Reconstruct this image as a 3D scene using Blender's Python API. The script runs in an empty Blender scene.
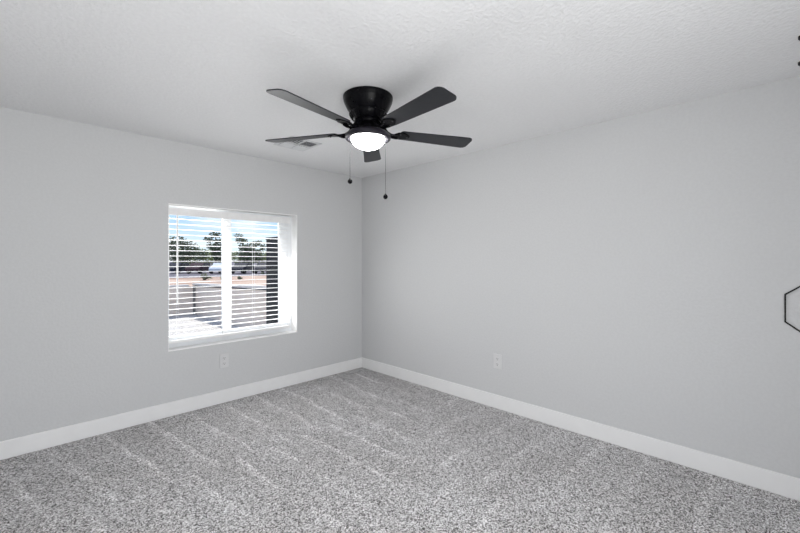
import bpy, bmesh, math, random
from mathutils import Vector, Matrix
PI = math.pi
S = bpy.context.scene
COL = S.collection
R = math.radians

# ------------------------------------------------------------ camera
cd = bpy.data.cameras.new('camera'); cam = bpy.data.objects.new('camera', cd); COL.objects.link(cam)
cam.location = (-3.183, -3.831, 1.381)
cam.rotation_euler = (R(90), 0, R(-45.375))
cd.sensor_width = 36; cd.lens = 384 / 800 * 36
cd.shift_y = -6.5 / 800
cd.clip_start = .02; cd.clip_end = 2000
S.camera = cam

# ------------------------------------------------------------ sky, sun, area lamps, exposure
w = bpy.data.worlds.new('sky'); S.world = w; w.use_nodes = True
nt = w.node_tree; nt.nodes.clear()
def N(t, **k):
    n = nt.nodes.new(t)
    for a, v in k.items(): setattr(n, a, v)
    return n
L = lambda a, b: nt.links.new(a, b)
tc = N('ShaderNodeTexCoord'); sx = N('ShaderNodeSeparateXYZ'); L(tc.outputs['Generated'], sx.inputs[0])
rp = N('ShaderNodeValToRGB'); L(sx.outputs['Z'], rp.inputs[0])
e = rp.color_ramp.elements
e[0].position = 0.0; e[0].color = (.80, .87, .92, 1)
e[1].position = 0.6; e[1].color = (.10, .25, .62, 1)
for p, c in ((.04, (.70, .84, .95, 1)), (.115, (.36, .58, .88, 1)), (.25, (.24, .44, .80, 1))):
    q = e.new(p); q.color = c
mp = N('ShaderNodeMapping'); mp.inputs['Scale'].default_value = (5, 5, 22); mp.inputs['Location'].default_value = (1.3, .2, .4); L(tc.outputs['Generated'], mp.inputs[0])
nz = N('ShaderNodeTexNoise'); nz.inputs['Scale'].default_value = 1.0; nz.inputs['Detail'].default_value = 6; L(mp.outputs[0], nz.inputs['Vector'])
cr = N('ShaderNodeValToRGB'); L(nz.outputs['Fac'], cr.inputs[0])
cr.color_ramp.elements[0].position = .46; cr.color_ramp.elements[0].color = (0, 0, 0, 1)
cr.color_ramp.elements[1].position = .66; cr.color_ramp.elements[1].color = (1, 1, 1, 1)
mx = N('ShaderNodeMixRGB'); L(cr.outputs[0], mx.inputs[0]); L(rp.outputs[0], mx.inputs[1]); mx.inputs[2].default_value = (.95, .96, .98, 1)
bg = N('ShaderNodeBackground'); bg.inputs['Strength'].default_value = 1.2; L(mx.outputs[0], bg.inputs['Color'])
out = N('ShaderNodeOutputWorld'); L(bg.outputs[0], out.inputs[0])

sd = bpy.data.lights.new('sun', 'SUN'); sun = bpy.data.objects.new('sun', sd); COL.objects.link(sun)
sd.energy = 5.0; sd.angle = R(.6); sd.color = (1, .95, .88)
sun.rotation_euler = Vector((.45, .80, 1.25)).to_track_quat('Z', 'Y').to_euler()

def area(name, loc, target, sx_, sy_, power, col=(1, 1, 1)):
    d = bpy.data.lights.new(name, 'AREA'); o = bpy.data.objects.new(name, d); COL.objects.link(o)
    d.shape = 'RECTANGLE'; d.size = sx_; d.size_y = sy_; d.energy = power; d.color = col
    o.location = loc; o.rotation_euler = (Vector(target) - Vector(loc)).to_track_quat('-Z', 'Y').to_euler()
    return o
# fill lamp added behind the viewer, and a lamp for the window's daylight
area('fill_back', (-2.90, -4.66, 1.25), (-2.75, 0, 1.35), 1.6, 2.0, 62, (1, .990, .972))
area('daylight_window', (-1.57, .106, 1.24), (-1.57, -3, 1.40), 1.24, 1.14, 23, (1, .995, .98))
S.view_settings.view_transform = 'Standard'; S.view_settings.look = 'None'
S.view_settings.exposure = 0.0; S.view_settings.gamma = 1; S.view_settings.use_curve_mapping = False

# ------------------------------------------------------------ materials
def mat(name, col, rough=.6, metal=0, spec=.5, emit=None, strength=0):
    m = bpy.data.materials.new(name); m.use_nodes = True
    b = m.node_tree.nodes['Principled BSDF']
    b.inputs['Base Color'].default_value = (*col, 1); b.inputs['Roughness'].default_value = rough
    b.inputs['Metallic'].default_value = metal; b.inputs['Specular IOR Level'].default_value = spec
    if emit: b.inputs['Emission Color'].default_value = (*emit, 1); b.inputs['Emission Strength'].default_value = strength
    return m
def noise_mat(name, c1, c2, scale, rough=.8, bump=0, dist=.002, detail=4, lo=.35, hi=.65, spec=.3, stretch=None):
    m = mat(name, c1, rough, spec=spec); t = m.node_tree; b = t.nodes['Principled BSDF']
    g = t.nodes.new('ShaderNodeNewGeometry')
    src = g.outputs['Position']
    if stretch:
        k = t.nodes.new('ShaderNodeMapping'); k.inputs['Scale'].default_value = stretch
        t.links.new(src, k.inputs[0]); src = k.outputs[0]
    n = t.nodes.new('ShaderNodeTexNoise'); n.inputs['Scale'].default_value = scale; n.inputs['Detail'].default_value = detail
    t.links.new(src, n.inputs['Vector'])
    r = t.nodes.new('ShaderNodeValToRGB'); t.links.new(n.outputs['Fac'], r.inputs[0])
    r.color_ramp.elements[0].position = lo; r.color_ramp.elements[0].color = (*c1, 1)
    r.color_ramp.elements[1].position = hi; r.color_ramp.elements[1].color = (*c2, 1)
    t.links.new(r.outputs[0], b.inputs['Base Color'])
    if bump:
        u = t.nodes.new('ShaderNodeBump'); u.inputs['Strength'].default_value = bump; u.inputs['Distance'].default_value = dist
        t.links.new(n.outputs['Fac'], u.inputs['Height']); t.links.new(u.outputs[0], b.inputs['Normal'])
    return m
WALL = noise_mat('wall_paint', (.61, .615, .622), (.625, .63, .637), 60, .8, .35, .004, 3, .4, .6)
CEIL = noise_mat('ceiling_texture', (.83, .833, .84), (.85, .853, .86), 52, .85, .9, .006, 4, .42, .6)
TRIM = noise_mat('trim_white', (.84, .84, .84), (.86, .86, .86), 9, .35, 0)
SILL = noise_mat('reveal_white', (.92, .92, .92), (.94, .94, .94), 30, .6, .1, .002)
VINYL = noise_mat('window_vinyl', (.84, .86, .88), (.87, .89, .91), 12, .4, 0)
SLAT = noise_mat('slat_white', (.86, .86, .86), (.9, .9, .9), 20, .4, 0)
PLATE = noise_mat('outlet_plastic', (.67, .67, .675), (.69, .69, .695), 20, .35, 0)
SLOT = noise_mat('outlet_slot', (.03, .03, .03), (.05, .05, .05), 30, .6, 0)
BLACK = noise_mat('fan_black_metal', (.002, .002, .003), (.004, .004, .005), 30, .25, 0, spec=.09)
BLADE = noise_mat('fan_blade_black', (.009, .010, .014), (.015, .016, .021), 26, .40, .08, .001, 4, .3, .7, .4, (1, 1, 1))
RIM = noise_mat('fan_rim', (.012, .011, .016), (.02, .018, .026), 20, .35, 0)
GLOBE = mat('lit_glass', (.95, .95, .95), .3, emit=(1, .98, .95), strength=34)
CHAIN = noise_mat('chain_metal', (.025, .025, .028), (.05, .05, .055), 90, .5, 0)
VENT = noise_mat('vent_white', (.66, .67, .68), (.70, .71, .72), 20, .4, 0)
DUCT = noise_mat('vent_duct', (.16, .165, .18), (.20, .205, .22), 20, .8, 0)
WIRE = noise_mat('black_wire', (.006, .006, .006), (.012, .012, .012), 60, .5, 0)

# carpet: flecked grey loops, brushed bands from the vacuum cleaner
def carpet():
    m = mat('carpet', (.4, .4, .4), .95, spec=.1); t = m.node_tree; b = t.nodes['Principled BSDF']
    A = lambda k, **kw: (lambda n: ([setattr(n, a, v) for a, v in kw.items()], n)[1])(t.nodes.new(k))
    l = t.links.new
    g = A('ShaderNodeNewGeometry'); P = g.outputs['Position']
    v = A('ShaderNodeTexVoronoi'); v.inputs['Scale'].default_value = 185; l(P, v.inputs['Vector'])
    s = A('ShaderNodeSeparateColor'); l(v.outputs['Color'], s.inputs[0])
    r = A('ShaderNodeValToRGB'); l(s.outputs[0], r.inputs[0]); el = r.color_ramp.elements
    el[0].position = 0; el[0].color = (.05, .045, .043, 1); el[1].position = 1; el[1].color = (.92, .91, .91, 1)
    for p, c in ((.14, (.11, .10, .098, 1)), (.30, (.32, .312, .31, 1)), (.60, (.58, .572, .57, 1)), (.80, (.82, .81, .81, 1))):
        q = el.new(p); q.color = c
    # slow patches
    n2 = A('ShaderNodeTexNoise'); n2.inputs['Scale'].default_value = 2.2; n2.inputs['Detail'].default_value = 3; l(P, n2.inputs['Vector'])
    # pile brushed by the vacuum cleaner: strokes fanning out from the window wall, others square to the long wall
    sp = A('ShaderNodeSeparateXYZ'); l(P, sp.inputs[0]); X_, Y_ = sp.outputs[0], sp.outputs[1]
    def mth(op, a, c=None):
        n = A('ShaderNodeMath', operation=op)
        for q_, v_ in ((0, a), (1, c)):
            if v_ is None: continue
            if isinstance(v_, (int, float)): n.inputs[q_].default_value = v_
            else: l(v_, n.inputs[q_])
        return n.outputs[0]
    n3 = A('ShaderNodeTexNoise'); n3.inputs['Scale'].default_value = 2.3; n3.inputs['Detail'].default_value = 2; l(P, n3.inputs['Vector'])
    wob = mth('MULTIPLY', mth('SUBTRACT', n3.outputs['Fac'], .5), .14)
    def strokes(u, period, row):
        # row: coordinate along the stroke, breaks the strokes into passes
        ps = mth('MULTIPLY', mth('FLOOR', mth('DIVIDE', mth('ADD', row, wob), 1.15)), .43)
        fr = mth('FRACT', mth('ADD', mth('DIVIDE', mth('ADD', u, wob), period), ps))
        k = A('ShaderNodeValToRGB'); l(fr, k.inputs[0]); kk = k.color_ramp.elements
        kk[0].position = 0; kk[0].color = (.93, .93, .93, 1); kk[1].position = 1; kk[1].color = (.93, .93, .93, 1)
        for p_, c_ in ((.5, .94), (.78, 1.0), (.88, 1.22), (.94, 1.25), (.97, .95)):
            q = kk.new(p_); q.color = (c_, c_, c_, 1)
        return k.outputs[0]
    u1 = mth('SUBTRACT', X_, mth('MULTIPLY', mth('MULTIPLY', mth('ADD', X_, 1.1), .13), Y_))
    b1 = strokes(u1, .31, Y_); b2 = strokes(Y_, .33, X_)
    md = mth('SUBTRACT', mth('ADD', Y_, mth('MULTIPLY', mth('MAXIMUM', mth('ADD', X_, 1.5), 0.0), -.5)), -2.1)
    mr = A('ShaderNodeMapRange'); mr.inputs['From Min'].default_value = -.15; mr.inputs['From Max'].default_value = .15
    side = mth('MAXIMUM', md, mth('SUBTRACT', -1.75, X_)); l(mth('ADD', side, wob), mr.inputs['Value'])
    mxb = A('ShaderNodeMixRGB'); l(mr.outputs[0], mxb.inputs[0]); soft = A('ShaderNodeMixRGB'); soft.inputs[0].default_value = .45; l(b2, soft.inputs[1]); soft.inputs[2].default_value = (1, 1, 1, 1); l(soft.outputs[0], mxb.inputs[1]); l(b1, mxb.inputs[2])
    n4 = A('ShaderNodeTexNoise'); n4.inputs['Scale'].default_value = 1.9; l(P, n4.inputs['Vector'])
    br = A('ShaderNodeValToRGB'); l(n4.outputs['Fac'], br.inputs[0])
    br.color_ramp.elements[0].position = .36; br.color_ramp.elements[0].color = (.25, .25, .25, 1); br.color_ramp.elements[1].position = .55
    bb = A('ShaderNodeMixRGB'); l(br.outputs[0], bb.inputs[0]); bb.inputs[1].default_value = (.98, .98, .98, 1); l(mxb.outputs[0], bb.inputs[2])
    mu = A('ShaderNodeMixRGB', blend_type='MULTIPLY'); mu.inputs[0].default_value = 1; l(r.outputs[0], mu.inputs[1]); l(bb.outputs[0], mu.inputs[2])
    pr = A('ShaderNodeValToRGB'); l(n2.outputs['Fac'], pr.inputs[0]); pr.color_ramp.elements[0].position = .3; pr.color_ramp.elements[0].color = (.93, .92, .92, 1); pr.color_ramp.elements[1].position = .7; pr.color_ramp.elements[1].color = (1.06, 1.06, 1.07, 1)
    m2 = A('ShaderNodeMixRGB', blend_type='MULTIPLY'); m2.inputs[0].default_value = 1; l(mu.outputs[0], m2.inputs[1]); l(pr.outputs[0], m2.inputs[2])
    l(m2.outputs[0], b.inputs['Base Color'])
    u = A('ShaderNodeBump'); u.inputs['Strength'].default_value = .4; u.inputs['Distance'].default_value = .004
    l(s.outputs[1], u.inputs['Height']); l(u.outputs[0], b.inputs['Normal'])
    return m
CARPET = carpet()
def glass():
    m = mat('window_glass', (1, 1, 1), 0); t = m.node_tree; t.nodes.clear()
    o = t.nodes.new('ShaderNodeOutputMaterial'); a = t.nodes.new('ShaderNodeBsdfTransparent'); g = t.nodes.new('ShaderNodeBsdfGlossy')
    a.inputs[0].default_value = (.96, .98, .98, 1); g.inputs['Roughness'].default_value = .02
    f_ = t.nodes.new('ShaderNodeFresnel'); f_.inputs[0].default_value = 1.3
    x = t.nodes.new('ShaderNodeMixShader'); t.links.new(f_.outputs[0], x.inputs[0]); t.links.new(a.outputs[0], x.inputs[1]); t.links.new(g.outputs[0], x.inputs[2])
    t.links.new(x.outputs[0], o.inputs[0]); return m
GLASS = glass()
STUCCO = noise_mat('yard_wall_block', (.80, .66, .55), (.86, .73, .62), 3, .9, .3, .01)
CAP = noise_mat('yard_wall_cap', (.74, .67, .62), (.80, .74, .69), 4, .9)
GRAVEL = noise_mat('gravel', (.38, .34, .31), (.80, .76, .72), 26, .95, .6, .03, 5, .35, .65)
DIRT = noise_mat('dirt_lot', (.36, .23, .17), (.58, .42, .33), .16, .95, .2, .05, 6, .35, .62)
ASPHALT = noise_mat('parking_lot', (.10, .09, .11), (.20, .18, .21), .4, .9)
DARK = noise_mat('dark_column', (.014, .014, .016), (.022, .022, .025), 8, .7, .2, .01)
BARK = noise_mat('bark', (.10, .07, .05), (.18, .13, .10), 6, .9)
LEAF = [noise_mat('leaf_' + n, a, b, 1.2, .8) for n, a, b in (
    ('olive', (.19, .22, .09), (.34, .37, .17)), ('dark', (.09, .11, .065), (.20, .225, .13)), ('yellow', (.32, .35, .11), (.48, .50, .22)))]
TYRE = noise_mat('tyre', (.012, .012, .012), (.02, .02, .02), 9, .8)
CARGLASS = noise_mat('car_glass', (.015, .018, .022), (.03, .034, .04), 5, .15, spec=.6)
PAINTS = {k: noise_mat('paint_' + k, c, tuple(x * 1.1 for x in c), 2, .55, spec=.2) for k, c in dict(white=(.8, .8, .82), silver=(.42, .42, .46), dark=(.03, .03, .045), maroon=(.06, .025, .035), blue=(.05, .07, .15)).items()}

# ------------------------------------------------------------ mesh helpers
def wloc(o):
    v = Vector((0, 0, 0))
    while o: v += Vector(o.location); o = o.parent
    return v
def obj(name, bm, m, parent=None, smooth=False, local=False):
    """link a bmesh given in world coordinates (or local=True) as one mesh object"""
    if parent and not local: bmesh.ops.translate(bm, verts=bm.verts, vec=-wloc(parent))
    bmesh.ops.recalc_face_normals(bm, faces=bm.faces)
    me = bpy.data.meshes.new(name); bm.to_mesh(me); bm.free()
    for k in (m if isinstance(m, list) else [m]): me.materials.append(k)
    if smooth:
        for p in me.polygons: p.use_smooth = True
        me.set_sharp_from_angle(angle=R(38))
    o = bpy.data.objects.new(name, me); COL.objects.link(o)
    if parent: o.parent = parent
    return o
def tag(o, label, cat, group=None, kind=None):
    o['label'] = label; o['category'] = cat
    if group: o['group'] = group
    if kind: o['kind'] = kind
    return o
def struct(o): o['kind'] = 'structure'; return o
def thing(name, loc, label, cat, group=None):
    o = bpy.data.objects.new(name, None); COL.objects.link(o); o.location = loc; o.empty_display_size = .1
    return tag(o, label, cat, group)
def B(): return bmesh.new()
def box(bm, a, b, bev=0, M=None):
    a, b = Vector(a), Vector(b)
    r = bmesh.ops.create_cube(bm, size=1); vs = r['verts']
    for v in vs: v.co = Vector(((a[i] + b[i]) / 2 + v.co[i] * (b[i] - a[i]) for i in range(3)))
    if bev:
        ed = list({e for v in vs for e in v.link_edges})
        r2 = bmesh.ops.bevel(bm, geom=ed, offset=bev, segments=2, profile=.6, affect='EDGES')
        vs = list({v for f in r2['faces'] for v in f.verts} | {v for v in vs if v.is_valid})
    if M: bmesh.ops.transform(bm, matrix=M, verts=[v for v in vs if v.is_valid])
    return bm
def lathe(bm, prof, c=(0, 0, 0), n=64, close=False):
    rings = []
    for r, z in prof:
        if r < 1e-6: rings.append([bm.verts.new((c[0], c[1], c[2] + z))])
        else: rings.append([bm.verts.new((c[0] + r * math.cos(2 * PI * k / n), c[1] + r * math.sin(2 * PI * k / n), c[2] + z)) for k in range(n)])
    for a, b in zip(rings, rings[1:]):
        for k in range(n):
            k2 = (k + 1) % n
            if len(a) == 1 and len(b) == 1: continue
            if len(a) == 1: bm.faces.new((a[0], b[k], b[k2]))
            elif len(b) == 1: bm.faces.new((a[k], b[0], a[k2]))
            else: bm.faces.new((a[k], b[k], b[k2], a[k2]))
    return bm
def tube(bm, pts, rad, n=8, flat=1.0):
    pts = [Vector(p) for p in pts]; rings = []
    rads = rad if isinstance(rad, (list, tuple)) else [rad] * len(pts)
    for i, p in enumerate(pts):
        d = (pts[min(i + 1, len(pts) - 1)] - pts[max(i - 1, 0)]).normalized()
        up = Vector((0, 0, 1)) if abs(d.z) < .95 else Vector((1, 0, 0))
        s = d.cross(up).normalized(); t = s.cross(d).normalized()
        rings.append([bm.verts.new(p + s * rads[i] * math.cos(2 * PI * k / n) + t * rads[i] * flat * math.sin(2 * PI * k / n)) for k in range(n)])
    for a, b in zip(rings, rings[1:]):
        for k in range(n): bm.faces.new((a[k], a[(k + 1) % n], b[(k + 1) % n], b[k]))
    bm.faces.new(rings[0]); bm.faces.new(rings[-1][::-1])
    return bm
def prism(bm, outline, z0, z1, M=None):
    lo = [bm.verts.new((x, y, z0)) for x, y in outline]; hi = [bm.verts.new((x, y, z1)) for x, y in outline]
    n = len(outline)
    bm.faces.new(lo[::-1]); bm.faces.new(hi)
    for k in range(n): bm.faces.new((lo[k], lo[(k + 1) % n], hi[(k + 1) % n], hi[k]))
    if M: bmesh.ops.transform(bm, matrix=M, verts=lo + hi)
    return bm

# ------------------------------------------------------------ room shell
H = 2.44; XW = -3.85; YS = -4.6
X0, X1, Z0, Z1 = -2.207, -.939, .575, 1.880          # window opening
T = .16
struct(obj('floor', box(B(), (XW - T, YS - T, -.10), (T, T, 0)), CARPET))
struct(obj('ceiling', box(B(), (XW - T, YS - T, H), (T, T, H + .12)), CEIL))
b = B()
box(b, (XW - T, 0, 0), (X0, T, H)); box(b, (X1, 0, 0), (T, T, H)); box(b, (X0, 0, 0), (X1, T, Z0)); box(b, (X0, 0, Z1), (X1, T, H))
struct(obj('wall_north', b, WALL))
struct(obj('wall_east', box(B(), (0, YS - T, 0), (T, 0, H)), WALL))
struct(obj('wall_west', box(B(), (XW - T, YS - T, 0), (XW, 0, H)), WALL))
b = B()   # the wall behind the viewer, with an opening added for the fill lamp
box(b, (XW, YS - T, 0), (-3.75, YS, H)); box(b, (-2.1, YS - T, 0), (0, YS, H)); box(b, (-3.75, YS - T, 2.3), (-2.1, YS, H)); box(b, (-3.75, YS - T, 0), (-2.1, YS, .2))
struct(obj('wall_south', b, WALL))
def base(name, a, b_):
    bm = box(B(), a, b_, .007); struct(obj(name, bm, TRIM))
BH = .128
base('baseboard_north', (XW, -.016, 0), (0, 0, BH))
base('baseboard_east', (-.016, YS, 0), (0, -.016, BH))
base('baseboard_west', (XW, YS, 0), (XW + .016, -.016, BH))
# white reveal of the window: sill, jambs, head
b = B(); box(b, (X0, -.002, Z0 - .002), (X1, T - .05, Z0 + .006)); box(b, (X0, -.002, Z1 - .006), (X1, T - .05, Z1 + .002))
box(b, (X1 - .006, -.002, Z0), (X1 + .002, T - .05, Z1)); box(b, (X0 - .002, -.002, Z0), (X0 + .002, T - .05, Z1))
struct(obj('trim_1', b, SILL))

# ------------------------------------------------------------ window_1: sliding vinyl window
fy0, fy1 = .112, .158
win = bpy.data.objects.new('window_1', None); COL.objects.link(win); win.location = ((X0 + X1) / 2, .13, Z0); struct(win)
zb, zt = .672, 1.845
b = B()
box(b, (X0, fy0, Z0), (X1, fy1, zb - .03), .003); box(b, (X0, fy0, zt), (X1, fy1, Z1), .003)
box(b, (X0, fy0, zb - .03), (X0 + .018, fy1, zt), .003); box(b, (X1 - .05, fy0, zb - .03), (X1, fy1, zt), .003)
obj('window_frame', b, VINYL, win)
def sash(x0, x1, y0, y1, wl, wr):
    bm = B(); box(bm, (x0, y0, zb - .03), (x1, y1, zb), .003); box(bm, (x0, y0, zt - .03), (x1, y1, zt), .003)
    box(bm, (x0, y0, zb), (x0 + wl, y1, zt - .03), .003); box(bm, (x1 - wr, y0, zb), (x1, y1, zt - .03), .003)
    s = obj('sash', bm, VINYL, win)
    g = B(); ym = (y0 + y1) / 2; box(g, (x0 + wl, ym - .002, zb), (x1 - wr, ym + .002, zt - .03)); obj('pane', g, GLASS, s)
    return s
sash(X0 + .018, -1.625, .137, .156, .022, .075)
s2 = sash(-1.700, X1 - .05, .114, .134, .085, .11)
b = B(); box(b, (-1.685, .104, 1.20), (-1.655, .114, 1.29), .003); lk = obj('latch', b, VINYL, s2); lk['label'] = 'small white latch'

# ------------------------------------------------------------ horizontal blind
bl = thing('window_blind', ((X0 + X1) / 2, .05, Z0 + .04), 'white horizontal slat blind lowered in the window recess, slats open', 'blind')
bx0, bx1 = X0 + .005, -1.006
obj('headrail', box(B(), (bx0, .046, 1.80), (bx1, .094, 1.846), .003), SLAT, bl)
obj('valance', box(B(), (bx0, .034, 1.784), (bx1 + .004, .043, 1.850), .004), SLAT, bl)
obj('bottom_rail', box(B(), (bx0, .044, .630), (bx1, .096, .654), .004), SLAT, bl)
zz = .690; k = 0
first = None
while zz < 1.782:
    if first is None:
        bm = B(); nseg = 6; wd = .045; tk = .0020
        ln = (bx1 - bx0)
        ring = []
        for s_ in (-1, 1):
            pts = []
            for i in range(nseg + 1):
                t_ = i / nseg - .5; pts.append((t_ * wd, .0012 * (1 - 4 * t_ * t_) - t_ * .001 + s_ * tk / 2))
            ring += pts if s_ == 1 else pts[::-1]
        A_ = [bm.verts.new((-ln / 2, y, z)) for y, z in ring]; C_ = [bm.verts.new((ln / 2, y, z)) for y, z in ring]
        for i in range(len(ring)): j = (i + 1) % len(ring); bm.faces.new((A_[i], A_[j], C_[j], C_[i]))
        bm.faces.new(A_); bm.faces.new(C_[::-1])
        first = obj('slat', bm, SLAT, bl, local=True)
        o = first
    else:
        o = first.copy(); COL.objects.link(o); o.parent = bl
    o.location = ((bx0 + bx1) / 2 - bl.location.x, .070 - bl.location.y, zz - bl.location.z)
    zz += .0485
for x in (-2.118, -1.683, -1.405, -1.085):
    b = B()
    for y in (.044, .096): tube(b, [(x, y, .654), (x, y, 1.80)], .0009, 5)
    obj('ladder_cord', b, SLAT, bl)
b = B(); tube(b, [(-2.131, .030, 1.800), (-2.131, .028, 1.70), (-2.131, .026, .995)], .0065, 8)
wn = obj('wand', b, SLAT, bl); wn['label'] = 'white tilt wand hanging at the left'

# ------------------------------------------------------------ ceiling fan
FX, FY = -1.556, -1.934
fan = thing('ceiling_fan', (FX, FY, H), 'black five blade ceiling fan with lit bowl light, mounted flush to the ceiling', 'ceiling fan')
C0 = (FX, FY, 0)
obj('canopy', lathe(B(), [(0, H), (.156, H), (.161, H - .006), (.161, H - .020), (.158, H - .026), (.158, H - .034), (.154, H - .045), (.141, H - .072), (.126, H - .098), (.118, H - .106), (0, H - .106)], C0), BLACK, fan, True)
mh = obj('motor_housing', lathe(B(), [(0, 2.336), (.116, 2.336), (.120, 2.328), (.118, 2.315), (.100, 2.292), (.084, 2.281), (0, 2.281)], C0), BLACK, fan, True)
b = B()
for k in range(30):
    a = 2 * PI * k / 30; c, s = math.cos(a), math.sin(a)
    tube(b, [(FX + .1215 * c, FY + .1215 * s, 2.324), (FX + .112 * c, FY + .112 * s, 2.305), (FX + .098 * c, FY + .098 * s, 2.288)], .0034, 6)
vf = obj('vent_fins', b, BLACK, mh, True); vf['kind'] = 'stuff'
obj('flywheel', lathe(B(), [(0, 2.281), (.078, 2.281), (.082, 2.276), (.080, 2.262), (.064, 2.256), (0, 2.256)], C0), BLACK, fan, True)
obj('switch_housing', lathe(B(), [(0, 2.257), (.052, 2.257), (.056, 2.250), (.054, 2.235), (.060, 2.224), (.080, 2.218), (0, 2.218)], C0), BLACK, fan, True)
lk_ = obj('light_fitter', lathe(B(), [(0, 2.222), (.060, 2.222), (.095, 2.216), (.128, 2.203), (.144, 2.190), (.149, 2.178), (.147, 2.166), (.140, 2.160), (.128, 2.160), (.118, 2.170), (.0, 2.174)], C0), RIM, fan, True)
pf = [(.109, 2.168)]
for i in range(1, 13):
    t_ = i / 12 * PI / 2; pf.append((.109 * math.cos(t_) if i < 12 else 0, 2.168 - .072 * math.sin(t_)))
gl = obj('glass_bowl', lathe(B(), pf, C0), GLOBE, fan, True); gl['label'] = 'glowing white frosted glass bowl'
# blades and arms
RT, WB = .742, .142; pit = -.19; zb_ = 2.214
def blade_outline():
    o = []; r0 = .215; w0 = .052; w1 = WB / 2
    def arc(cx, cy, r, a0, a1, n=7):
        for i in range(n + 1):
            a = a0 + (a1 - a0) * i / n; o.append((cx + r * math.cos(a), cy + r * math.sin(a)))
    arc(RT - .034, w1 - .034, .034, 0, PI / 2) if False else None
    arc(RT - .036, -(w1 - .036), .036, -PI / 2, 0); arc(RT - .036, w1 - .036, .036, 0, PI / 2)
    arc(r0 + .022, w0 - .022, .022, PI / 2, PI); arc(r0 + .022, -(w0 - .022), .022, PI, 1.5 * PI)
    return o
BO = blade_outline()
for k in range(5):
    a = .808 + k * 2 * PI / 5
    Mz = Matrix.Translation((FX, FY, 0)) @ Matrix.Rotation(a, 4, 'Z')
    Mb = Mz @ Matrix.Translation((0, 0, zb_)) @ Matrix.Rotation(pit, 4, 'X')
    b = prism(B(), BO, -.003, .003, Mb); bmesh.ops.bevel(b, geom=[e for e in b.edges if abs(e.verts[0].co.z - e.verts[1].co.z) > 9], offset=.001, segments=1, affect='EDGES')
    obj('blade', b, BLADE, fan)
    b = B()
    for s in (-1, 1):
        tube(b, [Mz @ Vector(p) for p in ((.060, s * .014, 2.270), (.085, s * .016, 2.262), (.105, s * .018, 2.240), (.125, s * .020, 2.216), (.150, s * .020, 2.203), (.180, s * .020, 2.200), (.205, s * .026, 2.203 - s * .004))], [.011, .010, .010, .009, .009, .009, .008], 8)
    prism(b, [(.170, -.010), (.200, -.040), (.235, -.043), (.262, -.028), (.285, -.010), (.285, .010), (.262, .028), (.235, .043), (.200, .040), (.170, .010)], -.009, -.0032, Mb)
    ar = obj('blade_arm', b, BLACK, fan, True)
    for (x, y) in ((.215, -.025), (.215, .025), (.268, 0)):
        b = B(); bmesh.ops.create_uvsphere(b, u_segments=10, v_segments=6, radius=.0055); bmesh.ops.translate(b, verts=b.verts, vec=(x, y, -.010)); bmesh.ops.transform(b, matrix=Mb, verts=b.verts)
        obj('screw', b, CHAIN, ar, True)
# pull chains (perpendicular to the view they hang at either side of the light)
rx, ry = .7025, -.712
def chain(off, ztop, zbot, ballr, label):
    x, y = FX + rx * off, FY + ry * off; b = B(); z = ztop
    tube(b, [(x, y, ztop), (x, y, zbot)], .0009, 5)
    while z > zbot:
        r = bmesh.ops.create_icosphere(b, subdivisions=1, radius=.0017); bmesh.ops.translate(b, verts=r['verts'], vec=(x, y, z)); z -= .0052
    tube(b, [(x, y, ztop + .002), (x - rx * off * .1, y - ry * off * .1, ztop + .010)], .004, 8)
    c = obj('pull_chain', b, CHAIN, fan); c['label'] = label
    b = lathe(B(), [(0, zbot + .012), (.004, zbot + .011), (.006, zbot + .006), (.0125, zbot), (.0155, zbot - .009), (.0125, zbot - .019), (.006, zbot - .024), (0, zbot - .025)], (x, y, 0), 20)
    obj('pull_knob', b, BLACK, c, True)
chain(-.117, 2.164, 1.900, 0, 'shorter pull chain')
chain(.113, 2.164, 1.800, 0, 'longer pull chain')

# ------------------------------------------------------------ ceiling air vent
vx0, vx1, vy0, vy1 = -1.505, -1.195, -.875, -.545
vt = thing('ceiling_vent', ((vx0 + vx1) / 2, (vy0 + vy1) / 2, H), 'white square four-way air register on the ceiling near the window wall', 'air vent')
b = B(); fw_ = .030; zc = H - .008
box(b, (vx0, vy0, zc), (vx1, vy0 + fw_, H), .003); box(b, (vx0, vy1 - fw_, zc), (vx1, vy1, H), .003)
box(b, (vx0, vy0 + fw_, zc), (vx0 + fw_, vy1 - fw_, H), .003); box(b, (vx1 - fw_, vy0 + fw_, zc), (vx1, vy1 - fw_, H), .003)
xm, ym = (vx0 + vx1) / 2, (vy0 + vy1) / 2
box(b, (xm - .008, vy0 + fw_, zc), (xm + .008, vy1 - fw_, H)); box(b, (vx0 + fw_, ym - .008, zc), (vx1 - fw_, ym + .008, H))
obj('vent_frame', b, VENT, vt)
obj('vent_duct', box(B(), (vx0 + fw_, vy0 + fw_, H - .002), (vx1 - fw_, vy1 - fw_, H - .0005)), DUCT, vt)
def louvers(x0, x1, y0, y1, ax, sgn):
    b = B(); n = 5
    for i in range(n):
        t_ = (i + .5) / n
        if ax == 'x':
            M = Matrix.Translation(((x0 + x1) / 2, y0 + (y1 - y0) * t_, H - .011)) @ Matrix.Rotation(sgn * R(20), 4, 'X'); box(b, (-(x1 - x0) / 2, -.008, -.0006), ((x1 - x0) / 2, .008, .0006), 0, M)
        else:
            M = Matrix.Translation((x0 + (x1 - x0) * t_, (y0 + y1) / 2, H - .011)) @ Matrix.Rotation(sgn * R(20), 4, 'Y'); box(b, (-.008, -(y1 - y0) / 2, -.0006), (.008, (y1 - y0) / 2, .0006), 0, M)
    obj('louvers', b, VENT, vt)
louvers(vx0 + fw_, xm - .008, ym + .008, vy1 - fw_, 'x', -1); louvers(xm + .008, vx1 - fw_, ym + .008, vy1 - fw_, 'y', 1)
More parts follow.
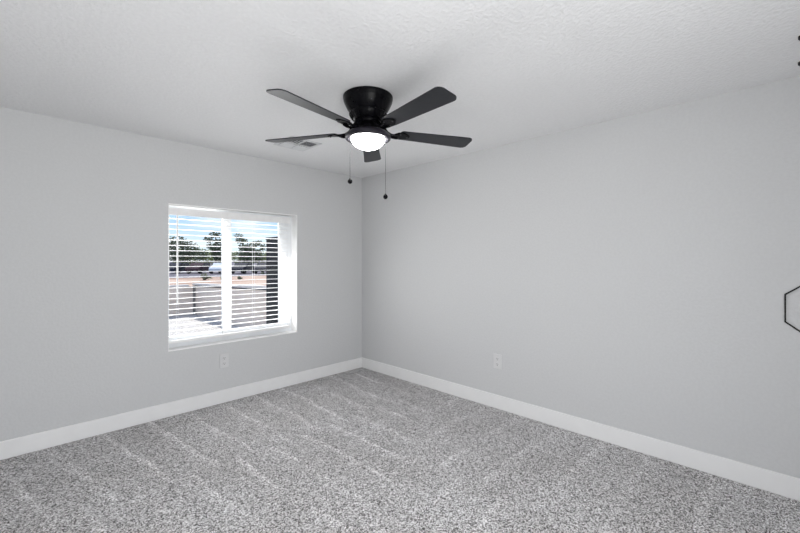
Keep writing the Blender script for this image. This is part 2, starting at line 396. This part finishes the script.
louvers(vx0 + fw_, xm - .008, vy0 + fw_, ym - .008, 'y', -1); louvers(xm + .008, vx1 - fw_, vy0 + fw_, ym - .008, 'x', 1)

# ------------------------------------------------------------ outlets
def outlet(c, rot, label):
    o = thing('wall_outlet', c, label, 'outlet', None); o.rotation_euler = (0, 0, rot)
    # local: plate in the xz plane, facing -y
    obj('cover_plate', box(B(), (-.042, -.009, -.068), (.042, 0, .068), .004), PLATE, o, local=True)
    for s in (-1, 1):
        b = prism(B(), [(.017 * math.cos(t) * 1.0, .0205 * math.sin(t)) if abs(math.sin(t)) < .8 else (.017 * math.cos(t), .0165 * (1 if math.sin(t) > 0 else -1)) for t in [2 * PI * i / 28 for i in range(28)]], .008, .0115,
                  Matrix.Translation((0, 0, s * .026)) @ Matrix.Rotation(R(90), 4, 'X'))
        r = obj('receptacle', b, PLATE, o, local=True)
        b = B(); zc_ = s * .026
        box(b, (-.0078, -.0122, zc_ - .001), (-.0052, -.0110, zc_ + .009)); box(b, (.0052, -.0122, zc_ - .001), (.0078, -.0110, zc_ + .009)); box(b, (-.003, -.0122, zc_ - .011), (.003, -.0110, zc_ - .006))
        obj('slots', b, SLOT, r, local=True)
    b = B(); bmesh.ops.create_uvsphere(b, u_segments=10, v_segments=6, radius=.003); bmesh.ops.translate(b, verts=b.verts, vec=(0, -.009, 0)); obj('screw', b, PLATE, o, local=True)
outlet((-1.732, 0, .405), 0, 'white duplex power outlet on the wall under the window')
outlet((0, -1.970, .437), -PI / 2, 'white duplex power outlet low on the long blank wall')

# ------------------------------------------------------------ hexagon frame and ceiling hooks at the right
hx = [(-3.853, 1.018), (-3.853, 1.182), (-3.853 - .143, 1.298), (-3.853 - .286, 1.182), (-3.853 - .286, 1.018), (-3.853 - .143, .902)]
b = B(); n = 6; hc = (sum(p[0] for p in hx) / 6, sum(p[1] for p in hx) / 6); rg = []
for (y, z) in hx:
    d = Vector((y - hc[0], z - hc[1])); k_ = 1 - .009 / d.length
    iy, iz = hc[0] + d.x * k_, hc[1] + d.y * k_
    rg.append([b.verts.new(p) for p in ((0, y, z), (-.007, y, z), (-.007, iy, iz), (0, iy, iz))])
for i in range(6):
    A_, C_ = rg[i], rg[(i + 1) % 6]
    for j in range(4): b.faces.new((A_[j], A_[(j + 1) % 4], C_[(j + 1) % 4], C_[j]))
hexa = obj('hexagon_frame', b, WIRE); tag(hexa, 'thin black hexagonal outline frame hung on the right-hand wall', 'wall decor')
for (x, y, lb) in ((-.557, -3.914, 'small black ceiling hook nearer the viewer, cut by the right edge'), (-.213, -3.922, 'small black ceiling hook nearer the wall, cut by the right edge')):
    t = thing('ceiling_hook', (x, y, H), lb, 'hook', None)
    obj('base', lathe(B(), [(0, 0), (.019, 0), (.019, -.012), (.014, -.018), (0, -.018)], (0, 0, 0), 24), WIRE, t, True, True)
    pts = [(0, 0, -.012), (0, 0, -.024)] + [(.010 * math.sin(q), 0, -.034 + .010 * math.cos(q)) for q in [R(v) for v in range(20, 290, 25)]]
    obj('hook', tube(B(), pts, .0022, 8), WIRE, t, True, True)

# ------------------------------------------------------------ outside
G = -.45
b = box(B(), (-9, T, G - .1), (1.2, 10.25, G)); struct(obj('yard_ground', b, GRAVEL))
b = box(B(), (-300, 10.25, G - .12), (400, 40, G - .02)); box(b, (1.2, T, G - .12), (400, 10.25, G - .02)); struct(obj('dirt_ground', b, DIRT))
b = box(B(), (-300, 40, G - .12), (400, 500, G - .01)); struct(obj('parking_ground', b, ASPHALT))
# unseen roof slab added over the window to keep sun out; outer foundation
struct(obj('sun_block_eave', box(B(), (XW - .6, T, 2.50), (.8, 1.40, 2.62)), TRIM))
struct(obj('foundation', box(B(), (XW - T, YS - T, G - .1), (T, T, -.10)), STUCCO))
# block walls
yw = thing('yard_wall', (1.2, 10.25, G), 'tan block yard wall with pale cap seen through the window', 'wall')
b = box(B(), (-9, 10.25, G), (1.2, 10.40, .500)); obj('wall_panel', b, STUCCO, yw)
b = B()      # side run, its top climbing towards the house
vs = [b.verts.new(p) for p in ((1.2, T + .9, G), (1.35, T + .9, G), (1.35, 10.40, G), (1.2, 10.40, G), (1.2, T + .9, .80), (1.35, T + .9, .80), (1.35, 10.40, .520), (1.2, 10.40, .520))]
for f in ((0, 1, 2, 3), (4, 5, 6, 7), (0, 1, 5, 4), (1, 2, 6, 5), (2, 3, 7, 6), (3, 0, 4, 7)): b.faces.new([vs[i] for i in f])
obj('wall_panel', b, STUCCO, yw)
b = B(); vs = [b.verts.new(p) for p in ((1.17, T + .9, .80), (1.38, T + .9, .80), (1.38, 10.45, .52), (1.17, 10.45, .52), (1.17, T + .9, .86), (1.38, T + .9, .86), (1.38, 10.45, .58), (1.17, 10.45, .58))]
for f in ((0, 1, 2, 3), (4, 5, 6, 7), (0, 1, 5, 4), (1, 2, 6, 5), (2, 3, 7, 6), (3, 0, 4, 7)): b.faces.new([vs[i] for i in f])
box(b, (-9, 10.22, .500), (1.0, 10.43, .555)); obj('wall_cap', b, CAP, yw)
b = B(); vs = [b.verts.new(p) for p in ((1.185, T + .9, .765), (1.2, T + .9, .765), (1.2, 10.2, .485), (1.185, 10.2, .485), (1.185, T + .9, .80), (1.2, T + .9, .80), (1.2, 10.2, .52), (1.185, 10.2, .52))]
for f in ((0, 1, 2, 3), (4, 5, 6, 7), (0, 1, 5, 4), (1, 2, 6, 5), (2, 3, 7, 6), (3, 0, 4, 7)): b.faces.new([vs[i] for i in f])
obj('cap_shadow_strip', b, noise_mat('cap_shadow_dark', (.05, .05, .06), (.08, .08, .09), 6, .9), yw)  # shade under the cap, put in as a dark strip
obj('pilaster', box(B(), (1.13, 10.2, G), (1.2, 10.42, .50)), noise_mat('pilaster_grey', (.20, .18, .17), (.26, .24, .22), 6, .9), yw)
co = thing('yard_column', (1.3, 4.6, G), 'near-black square column beside the block wall, right side of window', 'column')
obj('shaft', box(B(), (1.14, 4.15, G), (1.70, 4.97, 1.87), .01), DARK, co)
obj('cap', box(B(), (1.125, 4.14, 1.87), (1.72, 4.985, 1.92), .01), DARK, co)

# trees: crown of many leaf clusters around a branching trunk
def tree(name, x, y, h, blobs, leaf, nleaf, size, label, cat, group=None, trunk=True, seed=1):
    rnd = random.Random(seed); t = thing(name, (x, y, G), label, cat, group)
    b = B()
    if trunk:
        tube(b, [(0, 0, 0), (.1, .05, h * .25), (0, .1, h * .55), (.1, 0, h * .8)], [.28, .22, .14, .05], 8)
    for (bx_, by_, bz_, rx_, rz_) in blobs:
        tube(b, [(0, 0, h * .2 if trunk else 0), (bx_ * .5, by_ * .5, bz_ * .7), (bx_, by_, bz_)], [.12, .09, .04], 6)
    obj('trunk', b, BARK, t, local=True)
    b = B(); tot = sum(q[3] ** 2 * q[4] for q in blobs)
    for (bx_, by_, bz_, rx_, rz_) in blobs:
        for i in range(int(nleaf * rx_ * rx_ * rz_ / tot)):
            v = Vector((rnd.gauss(0, 1), rnd.gauss(0, 1), rnd.gauss(0, 1))).normalized() * (rnd.random() ** .4)
            p = Vector((bx_ + v.x * rx_, by_ + v.y * rx_, bz_ + v.z * rz_))
            s = size * rnd.uniform(.5, 1.2)
            q = [b.verts.new(p + Vector((rnd.uniform(-1, 1), rnd.uniform(-1, 1), rnd.uniform(-.7, .7))) * s) for _ in range(4)]
            for f in ((0, 1, 2), (0, 2, 3), (0, 3, 1), (1, 3, 2)): b.faces.new([q[j] for j in f])
    obj('foliage', b, leaf, t, local=True)
    return t
GR = 'trees beyond the lot'
tree('shade_tree', 19.2, 78.5, 6.4, [(0, 0, 5.2, 2.0, 1.3), (1.8, -1.3, 4.0, 1.9, 1.5), (-2.0, 1.4, 4.0, 2.4, 1.6), (.3, 0, 2.8, 2.8, 1.5), (3.4, -2.6, 2.9, 1.7, 1.2)], LEAF[1], 2600, .30, 'rounded dark olive tree at the left edge of the window view', 'tree', seed=3)
tree('tall_tree', 25.6, 76.5, 7.8, [(0, 0, 6.9, 1.1, .7), (-1.0, .7, 5.9, 1.1, .6), (.9, -.6, 5.5, 1.2, .7), (-.2, 0, 4.4, 1.5, .8), (.6, -.4, 3.2, 1.6, .8), (.8, -.6, 2.2, 1.5, .8)], LEAF[1], 1500, .28, 'tall open-crowned tree just left of the window mullion', 'tree', seed=5)
tree('tall_tree', 31.4, 75.0, 7.4, [(-1.3, 1.2, 6.9, .9, .5), (-.9, .8, 5.9, 1.3, .7), (1.6, -1.4, 5.2, 1.3, .7), (0, 0, 4.5, 1.9, .8), (2.6, -2.2, 4.4, 1.0, .7), (.5, 0, 3.2, 2.6, 1.1), (.6, -.4, 2.2, 2.4, 1.0)], LEAF[1], 2600, .28, 'large ragged tree in the right pane of the window', 'tree', seed=8)
tree('shade_tree', 30.4, 84.5, 4.6, [(0, 0, 3.7, 1.4, .9), (.8, -.5, 2.7, 1.7, 1.1), (-.8, .5, 2.5, 1.4, 1.0)], LEAF[0], 1000, .28, 'low olive-green tree at the left of the right pane', 'tree', seed=11)
tree('shade_tree', 43, 84, 4.6, [(0, 0, 3.8, 1.8, 1.1), (1.5, -1.0, 3.2, 1.8, 1.2), (-1.3, 1.0, 3.0, 1.6, 1.2)], LEAF[0], 1200, .3, 'green tree behind the dark column in the right pane', 'tree', seed=12)
def hedge(x, y, n, dx, dy, h, leaf, label, seed):
    tree('hedge', x, y, h, [(i * dx, i * dy, h * .58, 1.9, h * .42) for i in range(n)], leaf, 650 * n, .26, label, 'hedge', trunk=False, seed=seed)
hedge(25.0, 97.5, 5, 1.8, -1.7, 4.6, LEAF[2], 'yellow-green hedge between the two trees in the left pane', 21)
hedge(39.5, 98.5, 5, 2.0, -2.0, 4.4, LEAF[0], 'low green hedge behind the parked cars in the right pane', 22)
for (x, y, s, sd_, lb) in ((9.3, 33.8, .38, 31, 'small dark bush on the dirt above the left end of the block wall'), (11.0, 34, .14, 32, 'low scrub tuft just beyond the pilaster of the block wall'), (12.2, 33, .14, 33, 'low scrub tuft on the dirt near the mullion'), (19.8, 44, .16, 34, 'low scrub patch on the dirt in the right pane')):
    tree('desert_shrub', x, y, s * 2, [(0, 0, s * .9, s, s * .8), (s * .9, -s * .4, s * .5, s * .8, s * .5)], LEAF[1], 160, .10, lb, 'shrub', trunk=False, seed=sd_)

# parked cars
def car(x, y, rz, paint, label):
    t = thing('parked_car', (x, y, G), label, 'car', None); t.rotation_euler = (0, 0, rz)
    prof = [(-2.25, .35), (-2.28, .75), (-2.1, .92), (-1.5, .98), (-.95, 1.42), (.55, 1.45), (1.15, 1.02), (2.0, .88), (2.25, .66), (2.25, .35), (1.85, .32), (1.72, .58), (1.45, .68), (1.18, .58), (1.05, .30), (-1.0, .30), (-1.12, .58), (-1.4, .68), (-1.68, .58), (-1.8, .32)]
    b = B(); A_ = [b.verts.new((px, -.86, pz)) for px, pz in prof]; C_ = [b.verts.new((px, .86, pz)) for px, pz in prof]
    for i in range(len(prof)): j = (i + 1) % len(prof); b.faces.new((A_[i], A_[j], C_[j], C_[i]))
    b.faces.new(A_[::-1]); b.faces.new(C_)
    obj('body', b, PAINTS[paint], t, local=True)
    b = B(); g = [(-1.28, 1.02), (-.85, 1.36), (.48, 1.38), (.95, 1.02)]
    A_ = [b.verts.new((px, -.875, pz)) for px, pz in g]; C_ = [b.verts.new((px, .875, pz)) for px, pz in g]
    for i in range(4): j = (i + 1) % 4; b.faces.new((A_[i], A_[j], C_[j], C_[i]))
    b.faces.new(A_[::-1]); b.faces.new(C_); obj('window_glass', b, CARGLASS, t, local=True)
    for wx in (-1.4, 1.45):
        for wy in (-.78, .78):
            b = B(); tube(b, [(wx, wy - .11, .31), (wx, wy + .11, .31)], .31, 16); obj('wheel', b, TYRE, t, local=True)
cars = [('dark', 'dark car at the far left of the parked row'), ('maroon', 'maroon car second from left in the parked row'), ('white', 'white car in the middle of the left pane'),
        ('dark', 'dark car between the white car and the mullion'), ('dark', 'dark car half hidden by the window mullion'), ('blue', 'dark blue car just right of the mullion'),
        ('maroon', 'maroon car under the large ragged tree'), ('dark', 'dark car left of the black column'), ('silver', 'silver car mostly behind the black column')]
# a row parked side by side, noses towards the house
for i, (c_, lb) in enumerate(cars):
    car(12.9 + i * 2.15, 54.8 - i * 2.02, R(-133 + (i * 37 % 11 - 5)), c_, lb)
